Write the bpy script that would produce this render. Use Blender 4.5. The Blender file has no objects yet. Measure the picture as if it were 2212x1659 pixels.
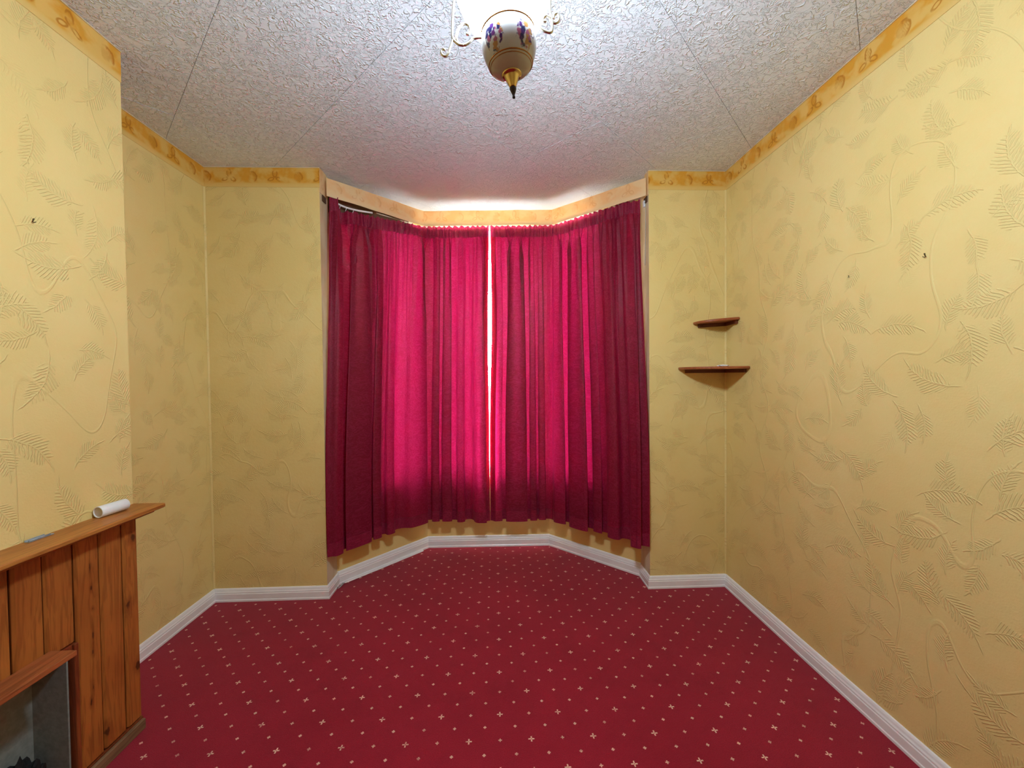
import bpy, bmesh, math, random
from mathutils import Vector, Matrix, noise

# ------------------------------------------------------------------ camera, sky, exposure
scene = bpy.context.scene
C = scene.collection
cam_data = bpy.data.cameras.new('camera')
cam = bpy.data.objects.new('camera', cam_data)
C.objects.link(cam)
cam_data.sensor_fit = 'HORIZONTAL'
cam_data.sensor_width = 36.0
cam_data.lens = 881.18 / 2212 * 36.0
cam_data.clip_start = 0.02
_yaw, _pitch, _roll = 0.0379, -0.0203, -0.0106
_f = Vector((math.sin(_yaw) * math.cos(_pitch), math.cos(_yaw) * math.cos(_pitch), math.sin(_pitch)))
_r = Vector((math.cos(_yaw), -math.sin(_yaw), 0))
_u = _r.cross(_f)
_r2 = _r * math.cos(_roll) + _u * math.sin(_roll)
_u2 = -_r * math.sin(_roll) + _u * math.cos(_roll)
cam.matrix_world = Matrix(((_r2.x, _u2.x, -_f.x, 0), (_r2.y, _u2.y, -_f.y, 0), (_r2.z, _u2.z, -_f.z, 1.3898), (0, 0, 0, 1)))
scene.camera = cam

SKY = 75.0            # overcast daylight outside the bay
LAMP = 178.0          # opal glass of the pendant
world = bpy.data.worlds.new('overcast_sky')
scene.world = world
world.use_nodes = True
world.node_tree.nodes['Background'].inputs[0].default_value = (0.88, 0.945, 1.0, 1)
world.node_tree.nodes['Background'].inputs[1].default_value = SKY

scene.view_settings.view_transform = 'Standard'
scene.view_settings.look = 'None'
scene.view_settings.exposure = 0.28
scene.view_settings.gamma = 1.0
scene.view_settings.use_curve_mapping = False

H = 2.69
rnd = random.Random(7)


# ------------------------------------------------------------------ colour and node helpers
def lin(r, g, b):
    def f(c):
        c /= 255.0
        return c / 12.92 if c <= 0.04045 else ((c + 0.055) / 1.055) ** 2.4
    return (f(r), f(g), f(b), 1.0)


class X:
    """a socket in a node tree with arithmetic"""
    def __init__(self, t, s):
        self.t, self.s = t, s

    def _op(self, op, *a, clamp=False):
        n = self.t.nodes.new('ShaderNodeMath')
        n.operation = op
        n.use_clamp = clamp
        for i, v in enumerate((self,) + a):
            if isinstance(v, X):
                self.t.links.new(v.s, n.inputs[i])
            else:
                n.inputs[i].default_value = v
        return X(self.t, n.outputs[0])

    def __add__(self, o): return self._op('ADD', o)
    __radd__ = __add__
    def __sub__(self, o): return self._op('SUBTRACT', o)
    def __rsub__(self, o): return (self * -1.0) + o
    def __mul__(self, o): return self._op('MULTIPLY', o)
    __rmul__ = __mul__
    def __truediv__(self, o): return self._op('DIVIDE', o)
    def abs(self): return self._op('ABSOLUTE')
    def sin(self): return self._op('SINE')
    def sqrt(self): return self._op('SQRT')
    def floor(self): return self._op('FLOOR')
    def frac(self): return self._op('FRACT')
    def mod2(self): return self._op('FLOORED_MODULO', 2.0)
    def lt(self, o): return self._op('LESS_THAN', o)
    def gt(self, o): return self._op('GREATER_THAN', o)
    def mn(self, o): return self._op('MINIMUM', o)
    def mx(self, o): return self._op('MAXIMUM', o)
    def clamp(self): return self._op('ADD', 0.0, clamp=True)

    def step(self, a, b):
        """smooth 0..1 as the value goes from a to b"""
        n = self.t.nodes.new('ShaderNodeMapRange')
        n.interpolation_type = 'SMOOTHSTEP'
        self.t.links.new(self.s, n.inputs[0])
        if a < b:
            n.inputs[1].default_value, n.inputs[2].default_value = a, b
        else:
            n.inputs[1].default_value, n.inputs[2].default_value = b, a
            n.inputs[3].default_value, n.inputs[4].default_value = 1.0, 0.0
        return X(self.t, n.outputs[0])


class MAT:
    def __init__(self, name, color=(0.8, 0.8, 0.8, 1), rough=0.6, metal=0.0, spec=0.5):
        self.m = bpy.data.materials.new(name)
        self.m.use_nodes = True
        self.t = self.m.node_tree
        self.b = self.t.nodes['Principled BSDF']
        self.out = self.t.nodes['Material Output']
        self.b.inputs['Base Color'].default_value = color
        self.b.inputs['Roughness'].default_value = rough
        self.b.inputs['Metallic'].default_value = metal
        self.b.inputs['Specular IOR Level'].default_value = spec

    def link(self, a, b):
        self.t.links.new(a.s if isinstance(a, X) else a, b)

    def coord(self, kind='Object'):
        n = self.t.nodes.new('ShaderNodeTexCoord')
        return n.outputs[kind]

    def xyz(self, v):
        n = self.t.nodes.new('ShaderNodeSeparateXYZ')
        self.t.links.new(v, n.inputs[0])
        return [X(self.t, n.outputs[i]) for i in range(3)]

    def vec(self, x, y, z=0.0):
        n = self.t.nodes.new('ShaderNodeCombineXYZ')
        for i, v in enumerate((x, y, z)):
            if isinstance(v, X):
                self.t.links.new(v.s, n.inputs[i])
            else:
                n.inputs[i].default_value = v
        return n.outputs[0]

    def scale(self, v, s, off=(0, 0, 0)):
        n = self.t.nodes.new('ShaderNodeMapping')
        self.t.links.new(v, n.inputs[0])
        n.inputs['Scale'].default_value = s
        n.inputs['Location'].default_value = off
        return n.outputs[0]

    def noise(self, v, scale, detail=3.0, rough=0.55, dist=0.0):
        n = self.t.nodes.new('ShaderNodeTexNoise')
        self.t.links.new(v, n.inputs['Vector'])
        n.inputs['Scale'].default_value = scale
        n.inputs['Detail'].default_value = detail
        n.inputs['Roughness'].default_value = rough
        n.inputs['Distortion'].default_value = dist
        return X(self.t, n.outputs['Fac'])

    def voronoi(self, v, scale, rand=1.0, dim='2D', feature='F1'):
        n = self.t.nodes.new('ShaderNodeTexVoronoi')
        n.voronoi_dimensions = dim
        n.feature = feature
        self.t.links.new(v, n.inputs['Vector'])
        n.inputs['Scale'].default_value = scale
        n.inputs['Randomness'].default_value = rand
        return n

    def mix(self, fac, a, b):
        n = self.t.nodes.new('ShaderNodeMix')
        n.data_type = 'RGBA'
        if isinstance(fac, X):
            self.t.links.new(fac.s, n.inputs[0])
        else:
            n.inputs[0].default_value = fac
        for i, v in ((6, a), (7, b)):
            if isinstance(v, tuple):
                n.inputs[i].default_value = v
            else:
                self.t.links.new(v, n.inputs[i])
        return n.outputs[2]

    def bump(self, h, strength, dist, prev=None):
        n = self.t.nodes.new('ShaderNodeBump')
        n.inputs['Strength'].default_value = strength
        n.inputs['Distance'].default_value = dist
        self.link(h, n.inputs['Height'])
        if prev is not None:
            self.t.links.new(prev, n.inputs['Normal'])
        self.t.links.new(n.outputs[0], self.b.inputs['Normal'])
        return n.outputs[0]

    def color(self, sock):
        self.t.links.new(sock, self.b.inputs['Base Color'])

    def rough(self, x):
        self.link(x, self.b.inputs['Roughness'])


def leaf_relief(M, uv, cell, rand, seed, a, b, ka, kb):
    """sprays of embossed leaves, one in each cell, turned at random"""
    v = M.scale(uv, (1, 1, 1), (seed * 1.37, seed * 0.71, 0))
    vor = M.voronoi(v, 1.0 / cell, rand)
    pos, col = vor.outputs['Position'], vor.outputs['Color']
    sub = M.t.nodes.new('ShaderNodeVectorMath'); sub.operation = 'SUBTRACT'
    M.t.links.new(v, sub.inputs[0]); M.t.links.new(pos, sub.inputs[1])
    cr, cg, cb = M.xyz(col)
    rot = M.t.nodes.new('ShaderNodeVectorRotate'); rot.rotation_type = 'Z_AXIS'
    M.t.links.new(sub.outputs[0], rot.inputs['Vector'])
    M.link(cr * 6.283, rot.inputs['Angle'])
    x, y, _ = M.xyz(rot.outputs[0])
    wob = M.noise(v, 28.0, 2.0) - 0.5
    y2 = y + x * x * 3.0 + wob * 0.012
    env = ((x / a) * (x / a) + (y2 / b) * (y2 / b) + wob * 1.8)
    mask = env.step(1.0, 0.6) * cg.step(0.1, 0.25)
    stripes = ((x * ka - y2.abs() * kb) + wob * 9.0).sin()
    stripes = stripes.step(-0.1, 0.9)
    rib = y2.abs().step(0.0035, 0.001) * ((x / (a * 1.5)).abs()).step(1.0, 0.8)
    return (stripes * mask).mx(rib * cg.step(0.1, 0.25))


# ------------------------------------------------------------------ materials
def wallpaper_mat():
    M = MAT('embossed_yellow_wallpaper', rough=0.62, spec=0.35)
    uv = M.coord('UV')
    big = M.noise(uv, 1.6, 3.0)
    mid = M.noise(uv, 9.0, 4.0)
    c1 = M.mix(big.step(0.3, 0.7), lin(229, 203, 131), lin(234, 210, 142))
    c2 = M.mix((mid.step(0.45, 0.75)) * 0.45, c1, lin(233, 201, 128))
    speck = M.noise(uv, 55.0, 2.0).step(0.74, 0.80) * 0.25
    M.color(M.mix(speck, c2, lin(170, 140, 70)))
    l1 = leaf_relief(M, uv, 0.20, 0.9, 1.0, 0.075, 0.042, 520.0, 430.0)
    l2 = leaf_relief(M, uv, 0.15, 0.9, 5.0, 0.050, 0.032, 640.0, 520.0)
    stem = (M.noise(M.scale(uv, (1, 0.5, 1)), 2.3, 1.0) - 0.5).abs().step(0.0045, 0.001) * 0.8
    fine = M.noise(uv, 160.0, 3.0) * 0.45 + M.noise(uv, 45.0, 2.0) * 0.5
    h = l1.mx(l2 * 0.85).mx(stem) + fine
    M.bump(h, 0.7, 0.0024)
    return M.m


def baywall_mat():
    M = MAT('smooth_ochre_wallpaper', rough=0.6, spec=0.35)
    uv = M.coord('UV')
    n = M.noise(uv, 4.0, 4.0)
    M.color(M.mix(n.step(0.35, 0.7), lin(240, 214, 142), lin(238, 206, 132)))
    M.bump(M.noise(uv, 60.0, 3.0), 0.25, 0.002)
    return M.m


def cream_mat():
    M = MAT('cream_gloss_paint', rough=0.4)
    o = M.coord()
    n = M.noise(M.scale(o, (1, 1, 0.3)), 14.0, 3.0)
    M.color(M.mix(n.step(0.35, 0.7), lin(226, 208, 172), lin(212, 188, 144)))
    M.bump(n, 0.15, 0.004)
    return M.m


def border_mat(name, faded):
    M = MAT(name, rough=0.55, spec=0.3)
    uv = M.coord('UV')
    u, v, _ = M.xyz(uv)
    PITCH = 0.138
    if faded:
        base, blot, pale, ink = lin(252, 226, 178), lin(250, 214, 158), lin(252, 230, 188), lin(222, 166, 96)
        k_ink = 0.35
    else:
        base, blot, pale, ink = lin(226, 184, 98), lin(220, 158, 52), lin(228, 196, 122), lin(186, 118, 26)
        k_ink = 0.85
    blots = M.noise(M.scale(uv, (1, 1.0, 1)), 11.0, 3.0, 0.5, 0.3)
    inside = v.step(0.018, 0.034)
    c = M.mix(blots.step(0.40, 0.58) * inside, base, blot)
    c = M.mix(v.step(0.03, 0.006) * 0.7, c, pale)
    q = u / PITCH
    idx = q.floor()
    par = idx.mod2()
    wob = (M.noise(uv, 40.0, 2.0) - 0.5) * 0.012
    x = (q.frac() - 0.5) * PITCH + wob
    y = v - 0.066 + wob * 0.6

    def ell(cx, cy, rx, ry, th=0.0):
        ca, sa = math.cos(th), math.sin(th)
        dx, dy = x - cx, y - cy
        a = (dx * ca + dy * sa) / rx
        b = (dy * ca - dx * sa) / ry
        return (a * a + b * b).sqrt()
    # round fruit: soft body, heavier outline on one side, a calyx and stalk
    e = ell(0, -0.004, 0.027, 0.030, 0.2)
    hatch = ((x * 900.0 + y * 350.0) + M.noise(uv, 60.0) * 7.0).sin().step(0.2, 0.9)
    ring = (e - 1.0).abs().step(0.26, 0.06) * (x + y * 0.4).step(-0.016, 0.012)
    body = e.step(1.0, 0.8) * 0.34 + e.step(1.0, 0.9) * (x).step(-0.012, 0.02) * hatch * 0.5
    calyx = ell(-0.004, 0.024, 0.004, 0.010, 0.5).step(1.0, 0.7)
    fruit = ring.mx(body).mx(calyx)
    # sprig: one upright pod over two spread leaves
    p1 = (ell(0, 0.018, 0.013, 0.022) - 1.0).abs().step(0.34, 0.10)
    p2 = (ell(-0.024, -0.018, 0.017, 0.009, 0.4) - 1.0).abs().step(0.46, 0.12)
    p3 = (ell(0.024, -0.018, 0.017, 0.009, -0.55) - 1.0).abs().step(0.46, 0.12)
    fill = ell(0, 0.018, 0.013, 0.022).step(1.0, 0.9) * hatch * 0.4 + ell(0, 0.018, 0.013, 0.022).step(1.1, 0.9) * 0.2
    spr = p1.mx(p2).mx(p3).mx(fill)
    wear = M.noise(uv, 22.0, 2.0).step(0.34, 0.55)
    m = (fruit * (1.0 - par) + spr * par) * wear * k_ink
    c = M.mix(m.clamp(), c, ink)
    M.color(c)
    M.bump(M.noise(uv, 90.0, 2.0), 0.12, 0.002)
    if faded:                       # bare paper with daylight behind it
        tr = M.t.nodes.new('ShaderNodeBsdfTranslucent')
        M.t.links.new(c, tr.inputs['Color'])
        mx = M.t.nodes.new('ShaderNodeMixShader')
        mx.inputs[0].default_value = 0.36
        M.t.links.new(M.b.outputs[0], mx.inputs[1])
        M.t.links.new(tr.outputs[0], mx.inputs[2])
        M.t.links.new(mx.outputs[0], M.out.inputs[0])
    return M.m


def tile_mat():
    M = MAT('white_embossed_ceiling_tile', rough=0.55, spec=0.3)
    o = M.coord()
    x, y, z = M.xyz(o)
    big = M.noise(o, 1.5, 3.0)
    M.color(M.mix(big.step(0.3, 0.7), lin(230, 236, 247), lin(236, 241, 250)))
    # raised worm-like strokes in two directions
    w1 = (M.noise(M.scale(o, (1, 1, 1)), 32.0, 2.0, 0.5, 0.8) - 0.5).abs().step(0.065, 0.008)
    w2 = (M.noise(M.scale(o, (1, 1, 1), (5.2, 1.7, 0)), 46.0, 2.0, 0.5, 1.0) - 0.5).abs().step(0.05, 0.01)
    brk = M.noise(o, 17.0, 2.0).step(0.42, 0.55)
    h = (w1 * brk).mx(w2 * (1.0 - brk))
    M.bump(h + M.noise(o, 120.0, 2.0) * 0.3, 0.85, 0.0045)
    return M.m


def carpet_mat():
    M = MAT('crimson_carpet', rough=0.95, spec=0.1)
    o = M.coord()
    x, y, z = M.xyz(o)
    PC = 0.1194
    ph = 0.0024
    ca, sa = math.cos(ph), math.sin(ph)
    wob1 = M.noise(o, 260.0, 1.0) - 0.5
    dx, dy = x + 0.1208, y - 1.5292
    gx = (dx * ca + dy * sa) / PC
    gy = (dy * ca - dx * sa) / PC
    # nodes of the grid: big and small crosses in turn
    ix, iy = (gx + 0.5).floor(), (gy + 0.5).floor()
    par = (ix + iy).mod2()
    lx = ((gx + 0.5).frac() - 0.5) * PC + wob1 * 0.002
    ly = ((gy + 0.5).frac() - 0.5) * PC + wob1 * 0.002
    def cross(px, py, arm, w, hole):
        a = px.abs().lt(w) * py.abs().lt(arm) * py.abs().gt(hole)
        b = py.abs().lt(w) * px.abs().lt(arm) * px.abs().gt(hole)
        return a.mx(b)
    big = cross(lx, ly, 0.0118, 0.0026, 0.0016)
    small = cross(lx, ly, 0.0070, 0.0022, 0.0)
    # centres of the cells: dots
    mx_, my_ = (gx.frac() - 0.5) * PC, (gy.frac() - 0.5) * PC
    dot = cross(mx_ + wob1 * 0.002, my_ + wob1 * 0.002, 0.0062, 0.0026, 0.0)
    worn = M.noise(o, 37.0, 1.0).step(0.30, 0.52)
    mark = (big * (1.0 - par) + small * par * 0.8).mx(dot * 0.85) * (0.55 + worn * 0.45)
    pile = M.noise(o, 330.0, 3.0)
    cloud = M.noise(o, 2.2, 4.0, 0.6)
    worn2 = M.noise(o, 7.0, 5.0, 0.7).step(0.5, 0.8) * 0.35
    c = M.mix(pile.step(0.3, 0.7), lin(143, 20, 42), lin(168, 30, 53))
    c = M.mix(cloud.step(0.35, 0.7) * 0.55, c, lin(142, 18, 40))
    c = M.mix(worn2, c, lin(120, 16, 34))
    c = M.mix(mark.clamp(), c, lin(240, 196, 172))
    M.color(c)
    M.b.inputs['Sheen Weight'].default_value = 0.15
    M.bump(pile, 0.6, 0.004)
    return M.m


def wood_mat(name, light, dark, line, axis, knots=(), rough=0.42, scale=1.0):
    """axis: 0/1/2 the way the grain runs; knots: (y, z, ry, rz) in scene metres"""
    M = MAT(name, rough=rough, spec=0.45)
    o = M.coord()
    oi = M.t.nodes.new('ShaderNodeObjectInfo')
    rv = X(M.t, oi.outputs['Random'])
    add = M.t.nodes.new('ShaderNodeVectorMath'); add.operation = 'ADD'
    M.t.links.new(o, add.inputs[0])
    M.t.links.new(M.vec(rv * 17.0, rv * 9.0, rv * 23.0), add.inputs[1])
    s = [22.0, 22.0, 22.0]
    s[axis] = 1.6
    st = M.scale(add.outputs[0], tuple(a * scale for a in s))
    grain = M.noise(st, 1.0, 4.0, 0.6, 0.6)
    rings = (grain * 46.0).sin().step(-0.3, 1.0)
    fs = [140.0, 140.0, 140.0]
    fs[axis] = 6.0
    fine = M.noise(M.scale(add.outputs[0], tuple(fs)), 1.0, 2.0)
    tone = M.noise(add.outputs[0], 3.0, 2.0)
    c = M.mix(tone.step(0.3, 0.7), light, dark)
    c = M.mix(rings * 0.38, c, line)
    c = M.mix(fine.step(0.45, 0.75) * 0.25, c, line)
    x, y, z = M.xyz(o)
    wobk = M.noise(o, 45.0, 2.0)
    for (ky, kz, ry, rz) in knots:
        a, b = (y - ky) / ry, (z - kz) / rz
        d = (a * a + b * b).sqrt() + (fine - 0.5) * 0.5 + (wobk - 0.5) * 2.2
        c = M.mix(d.step(3.0, 1.0) * 0.45, c, line)
        c = M.mix(d.step(1.1, 0.5) * 0.85, c, lin(70, 32, 14))
    M.color(c)
    M.bump(fine + rings * 0.3, 0.15, 0.001)
    return M.m


def curtain_mat(name, through):
    m = bpy.data.materials.new(name)
    m.use_nodes = True
    t = m.node_tree
    for n in list(t.nodes):
        t.nodes.remove(n)
    M = MAT.__new__(MAT)
    M.m, M.t = m, t
    out = t.nodes.new('ShaderNodeOutputMaterial')
    M.b = t.nodes.new('ShaderNodeBsdfPrincipled')
    uv = M.coord('UV')
    worm = (M.noise(uv, 44.0, 1.0, 0.5, 1.8) - 0.5).abs().step(0.085, 0.02)
    cloud = M.noise(uv, 7.0, 3.0)
    weave = M.noise(uv, 400.0, 2.0)
    c = M.mix(worm * 0.5, lin(130, 18, 52), lin(164, 38, 76))
    c = M.mix(cloud.step(0.35, 0.7) * 0.3, c, lin(120, 18, 44))
    M.color(c)
    M.b.inputs['Roughness'].default_value = 0.48
    M.b.inputs['Specular IOR Level'].default_value = 0.35
    M.b.inputs['Sheen Weight'].default_value = 0.25
    M.b.inputs['Sheen Tint'].default_value = lin(210, 90, 120)
    M.bump(worm + weave * 0.4, 0.4, 0.002)
    tr = t.nodes.new('ShaderNodeBsdfTranslucent')
    t.links.new(M.mix(worm * 0.5, lin(218, 20, 92), lin(252, 58, 134)), tr.inputs['Color'])
    mx = t.nodes.new('ShaderNodeMixShader')
    mx.inputs[0].default_value = through
    t.links.new(M.b.outputs[0], mx.inputs[1])
    t.links.new(tr.outputs[0], mx.inputs[2])
    t.links.new(mx.outputs[0], out.inputs[0])
    return m


def plain(name, col, rough=0.5, metal=0.0, spec=0.5, nscale=20.0, var=0.12, bump=0.1):
    M = MAT(name, col, rough, metal, spec)
    o = M.coord()
    n = M.noise(o, nscale, 3.0)
    d = tuple(c * (1 - var) for c in col[:3]) + (1.0,)
    M.color(M.mix(n.step(0.3, 0.7), col, d))
    if bump:
        M.bump(n, bump, 0.002)
    return M.m


def opal_mat():
    M = MAT('lit_opal_glass', (0.95, 0.95, 0.95, 1), 0.25)
    M.b.inputs['Emission Color'].default_value = (0.73, 0.88, 1.0, 1)
    M.b.inputs['Emission Strength'].default_value = LAMP
    return M.m


def urn_mat():
    M = MAT('painted_porcelain', rough=0.12, spec=0.6)
    o = M.coord()
    x, y, z = M.xyz(o)
    ang = M.t.nodes.new('ShaderNodeMath'); ang.operation = 'ARCTAN2'
    M.t.links.new(y.s, ang.inputs[0]); M.t.links.new(x.s, ang.inputs[1])
    th = X(M.t, ang.outputs[0])
    c = None
    base = lin(176, 174, 176)
    cur = base
    wob = M.noise(o, 130.0, 3.0)
    blobs = M.voronoi(o, 88.0, 1.0, '3D')
    bd = X(M.t, blobs.outputs['Distance'])
    br, bg, bb = M.xyz(blobs.outputs['Color'])
    petal = (bd + (wob - 0.5) * 1.1).step(0.70, 0.52)
    patch = None
    for a0 in (-2.25, -0.95, 0.6, 2.2):
        d1 = (th - a0) / 0.42
        d2 = (z - 0.072) / 0.032
        e = (d1 * d1 + d2 * d2).sqrt() + (wob - 0.5) * 0.9
        s = e.step(1.0, 0.8)
        patch = s if patch is None else patch.mx(s)
    m = petal * patch
    pc = M.mix(br.step(0.45, 0.5), lin(64, 26, 92), lin(140, 70, 100))
    pc = M.mix(bg.step(0.66, 0.7), pc, lin(30, 28, 76))
    pc = M.mix(bb.step(0.74, 0.78), pc, lin(150, 104, 56))
    M.color(M.mix(m, base, pc))
    return M.m


mats = {}
mats['paper'] = wallpaper_mat()
mats['bay'] = baywall_mat()
mats['cream'] = cream_mat()
mats['border'] = border_mat('ochre_fruit_border', False)
mats['border_pale'] = border_mat('faded_peach_border', True)
mats['tile'] = tile_mat()
mats['carpet'] = carpet_mat()
mats['curtain'] = curtain_mat('crimson_brocade', 0.34)
mats['curtain_double'] = curtain_mat('crimson_brocade_doubled', 0.07)
def lining_mat():
    m = bpy.data.materials.new('white_lining')
    m.use_nodes = True
    t = m.node_tree
    M = MAT.__new__(MAT)
    M.m, M.t, M.b = m, t, t.nodes['Principled BSDF']
    uv = M.coord('UV')
    n = M.noise(uv, 180.0, 2.0)
    c = M.mix(n, lin(240, 240, 242), lin(232, 232, 234))
    M.color(c)
    M.b.inputs['Roughness'].default_value = 0.9
    tr = t.nodes.new('ShaderNodeBsdfTranslucent')
    t.links.new(c, tr.inputs['Color'])
    mx = t.nodes.new('ShaderNodeMixShader')
    mx.inputs[0].default_value = 0.125
    t.links.new(M.b.outputs[0], mx.inputs[1])
    t.links.new(tr.outputs[0], mx.inputs[2])
    t.links.new(mx.outputs[0], t.nodes['Material Output'].inputs[0])
    return m


mats['lining'] = lining_mat()
mats['white'] = plain('white_gloss_skirting_paint', lin(247, 245, 246), 0.28, spec=0.5, nscale=9.0, var=0.06, bump=0.06)
mats['white_dirty'] = plain('chipped_white_paint', lin(205, 200, 196), 0.5, nscale=30.0, var=0.35)
mats['upvc'] = plain('white_window_frame', lin(236, 238, 240), 0.35, nscale=4.0, var=0.03, bump=0.02)
mats['bulkhead'] = plain('grey_plaster', lin(150, 128, 112), 0.85, nscale=12.0, var=0.2)
mats['slab'] = plain('ceiling_plaster', lin(214, 206, 198), 0.9)
mats['brass'] = plain('polished_brass', lin(206, 178, 120), 0.2, 1.0, nscale=40.0, var=0.1, bump=0.0)
mats['silver'] = plain('pale_gilt_metal', lin(214, 206, 190), 0.22, 1.0, nscale=40.0, var=0.1, bump=0.0)
mats['darkmetal'] = plain('dark_bronze', lin(52, 40, 46), 0.3, 0.6, nscale=40.0, var=0.1, bump=0.0)
mats['gold'] = plain('gilt_line', lin(176, 120, 54), 0.25, 0.8, nscale=60.0, var=0.3, bump=0.0)
mats['hook'] = plain('tarnished_steel', lin(92, 78, 48), 0.45, 0.7, nscale=60.0, var=0.3)
mats['steel'] = plain('dull_zinc', lin(176, 184, 190), 0.45, 0.3, nscale=60.0, var=0.25)
mats['opal'] = opal_mat()
mats['urn'] = urn_mat()
mats['paperwhite'] = plain('white_card', lin(236, 236, 236), 0.55, nscale=30.0, var=0.05, bump=0.05)
mats['cardgrey'] = plain('grey_card', lin(206, 196, 186), 0.7, nscale=30.0, var=0.1)
mats['firebox'] = plain('grey_painted_board', lin(138, 140, 134), 0.8, nscale=55.0, var=0.2, bump=0.3)
mats['soot'] = plain('black_soot', lin(22, 22, 24), 0.85, nscale=60.0, var=0.5, bump=0.6)
mats['stone'] = plain('grey_pavement', lin(206, 206, 202), 0.9, nscale=3.0, var=0.1)
mats['pipe'] = plain('dark_wood_strip', lin(92, 62, 42), 0.6)
PINE_L, PINE_D, PINE_N = lin(184, 112, 48), lin(166, 94, 38), lin(112, 54, 18)
mats['pine'] = wood_mat('varnished_pine', PINE_L, PINE_D, PINE_N, 2)
mats['pine_h'] = wood_mat('varnished_pine_shelf', lin(190, 124, 56), lin(172, 104, 44), lin(118, 62, 22), 1)
mats['pine_red'] = wood_mat('red_stained_pine', lin(150, 76, 36), lin(132, 62, 30), lin(88, 36, 16), 2)
mats['hearth_wood'] = wood_mat('hearth_shelf_wood', lin(176, 100, 54), lin(150, 82, 42), lin(102, 50, 24), 1)
mats['pine_dark'] = wood_mat('dark_stained_backing', lin(92, 40, 18), lin(78, 32, 14), lin(50, 18, 8), 2)
mats['oak_strip'] = wood_mat('weathered_strip', lin(150, 116, 82), lin(120, 88, 60), lin(84, 58, 38), 1, rough=0.6)
mats['shelf'] = wood_mat('red_brown_shelf_wood', lin(176, 100, 58), lin(158, 84, 46), lin(104, 50, 26), 0, rough=0.35)
mats['shelf_dark'] = wood_mat('dark_shelf_batten', lin(116, 62, 38), lin(100, 50, 32), lin(66, 30, 18), 0, rough=0.5)
mats['glass'] = None
g = bpy.data.materials.new('window_glass')
g.use_nodes = True
gt = g.node_tree
for n_ in list(gt.nodes):
    gt.nodes.remove(n_)
go = gt.nodes.new('ShaderNodeOutputMaterial')
gtr = gt.nodes.new('ShaderNodeBsdfTransparent')
ggl = gt.nodes.new('ShaderNodeBsdfGlossy')
ggl.inputs['Roughness'].default_value = 0.02
gfr = gt.nodes.new('ShaderNodeFresnel')
gmx = gt.nodes.new('ShaderNodeMixShader')
gt.links.new(gfr.outputs[0], gmx.inputs[0])
gt.links.new(gtr.outputs[0], gmx.inputs[1])
gt.links.new(ggl.outputs[0], gmx.inputs[2])
gt.links.new(gmx.outputs[0], go.inputs[0])
mats['glass'] = g


# ------------------------------------------------------------------ mesh helpers
def obj(name, verts, faces, mat, parent=None, uvs=None, smooth=False, loc=None):
    me = bpy.data.meshes.new(name)
    me.from_pydata([tuple(v) for v in verts], [], faces)
    me.materials.append(mats[mat] if isinstance(mat, str) else mat)
    if uvs:
        lay = me.uv_layers.new(name='UVMap')
        for p in me.polygons:
            for li in p.loop_indices:
                lay.data[li].uv = uvs[me.loops[li].vertex_index]
    if smooth:
        for p in me.polygons:
            p.use_smooth = True
    me.update()
    o = bpy.data.objects.new(name, me)
    C.objects.link(o)
    if parent:
        o.parent = parent
    if loc:
        o.location = loc
    return o


def fix_normals(o):
    bm = bmesh.new()
    bm.from_mesh(o.data)
    bmesh.ops.recalc_face_normals(bm, faces=bm.faces)
    bm.to_mesh(o.data)
    bm.free()
    return o


def bevel(o, w, seg=2):
    bm = bmesh.new()
    bm.from_mesh(o.data)
    bmesh.ops.remove_doubles(bm, verts=bm.verts, dist=1e-5)
    bmesh.ops.recalc_face_normals(bm, faces=bm.faces)
    es = [e for e in bm.edges if len(e.link_faces) == 2 and e.calc_face_angle(0) > 0.5]
    bmesh.ops.bevel(bm, geom=es, offset=w, segments=seg, affect='EDGES', profile=0.5)
    bm.to_mesh(o.data)
    bm.free()
    return o


def empty(name, loc=(0, 0, 0)):
    o = bpy.data.objects.new(name, None)
    o.empty_display_size = 0.05
    C.objects.link(o)
    o.location = loc
    return o


def tag(o, label=None, cat=None, group=None, kind=None):
    if label: o['label'] = label
    if cat: o['category'] = cat
    if group: o['group'] = group
    if kind: o['kind'] = kind
    return o


def struct(o):
    o['kind'] = 'structure'
    return o


BOXF = [(0, 3, 2, 1), (4, 5, 6, 7), (0, 1, 5, 4), (1, 2, 6, 5), (2, 3, 7, 6), (3, 0, 4, 7)]


def box(name, lo, hi, mat, parent=None, bev=0.0, loc=None):
    x0, y0, z0 = lo
    x1, y1, z1 = hi
    v = [(x0, y0, z0), (x1, y0, z0), (x1, y1, z0), (x0, y1, z0), (x0, y0, z1), (x1, y0, z1), (x1, y1, z1), (x0, y1, z1)]
    o = obj(name, v, BOXF, mat, parent, loc=loc)
    if bev:
        bevel(o, bev)
    return o


def prism(name, poly, z0, z1, mat, parent=None, bev=0.0, loc=None):
    n = len(poly)
    v = [(p[0], p[1], z0) for p in poly] + [(p[0], p[1], z1) for p in poly]
    f = [tuple(range(n - 1, -1, -1)), tuple(range(n, 2 * n))]
    f += [(i, (i + 1) % n, n + (i + 1) % n, n + i) for i in range(n)]
    o = fix_normals(obj(name, v, f, mat, parent, loc=loc))
    if bev:
        bevel(o, bev)
    return o


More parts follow.
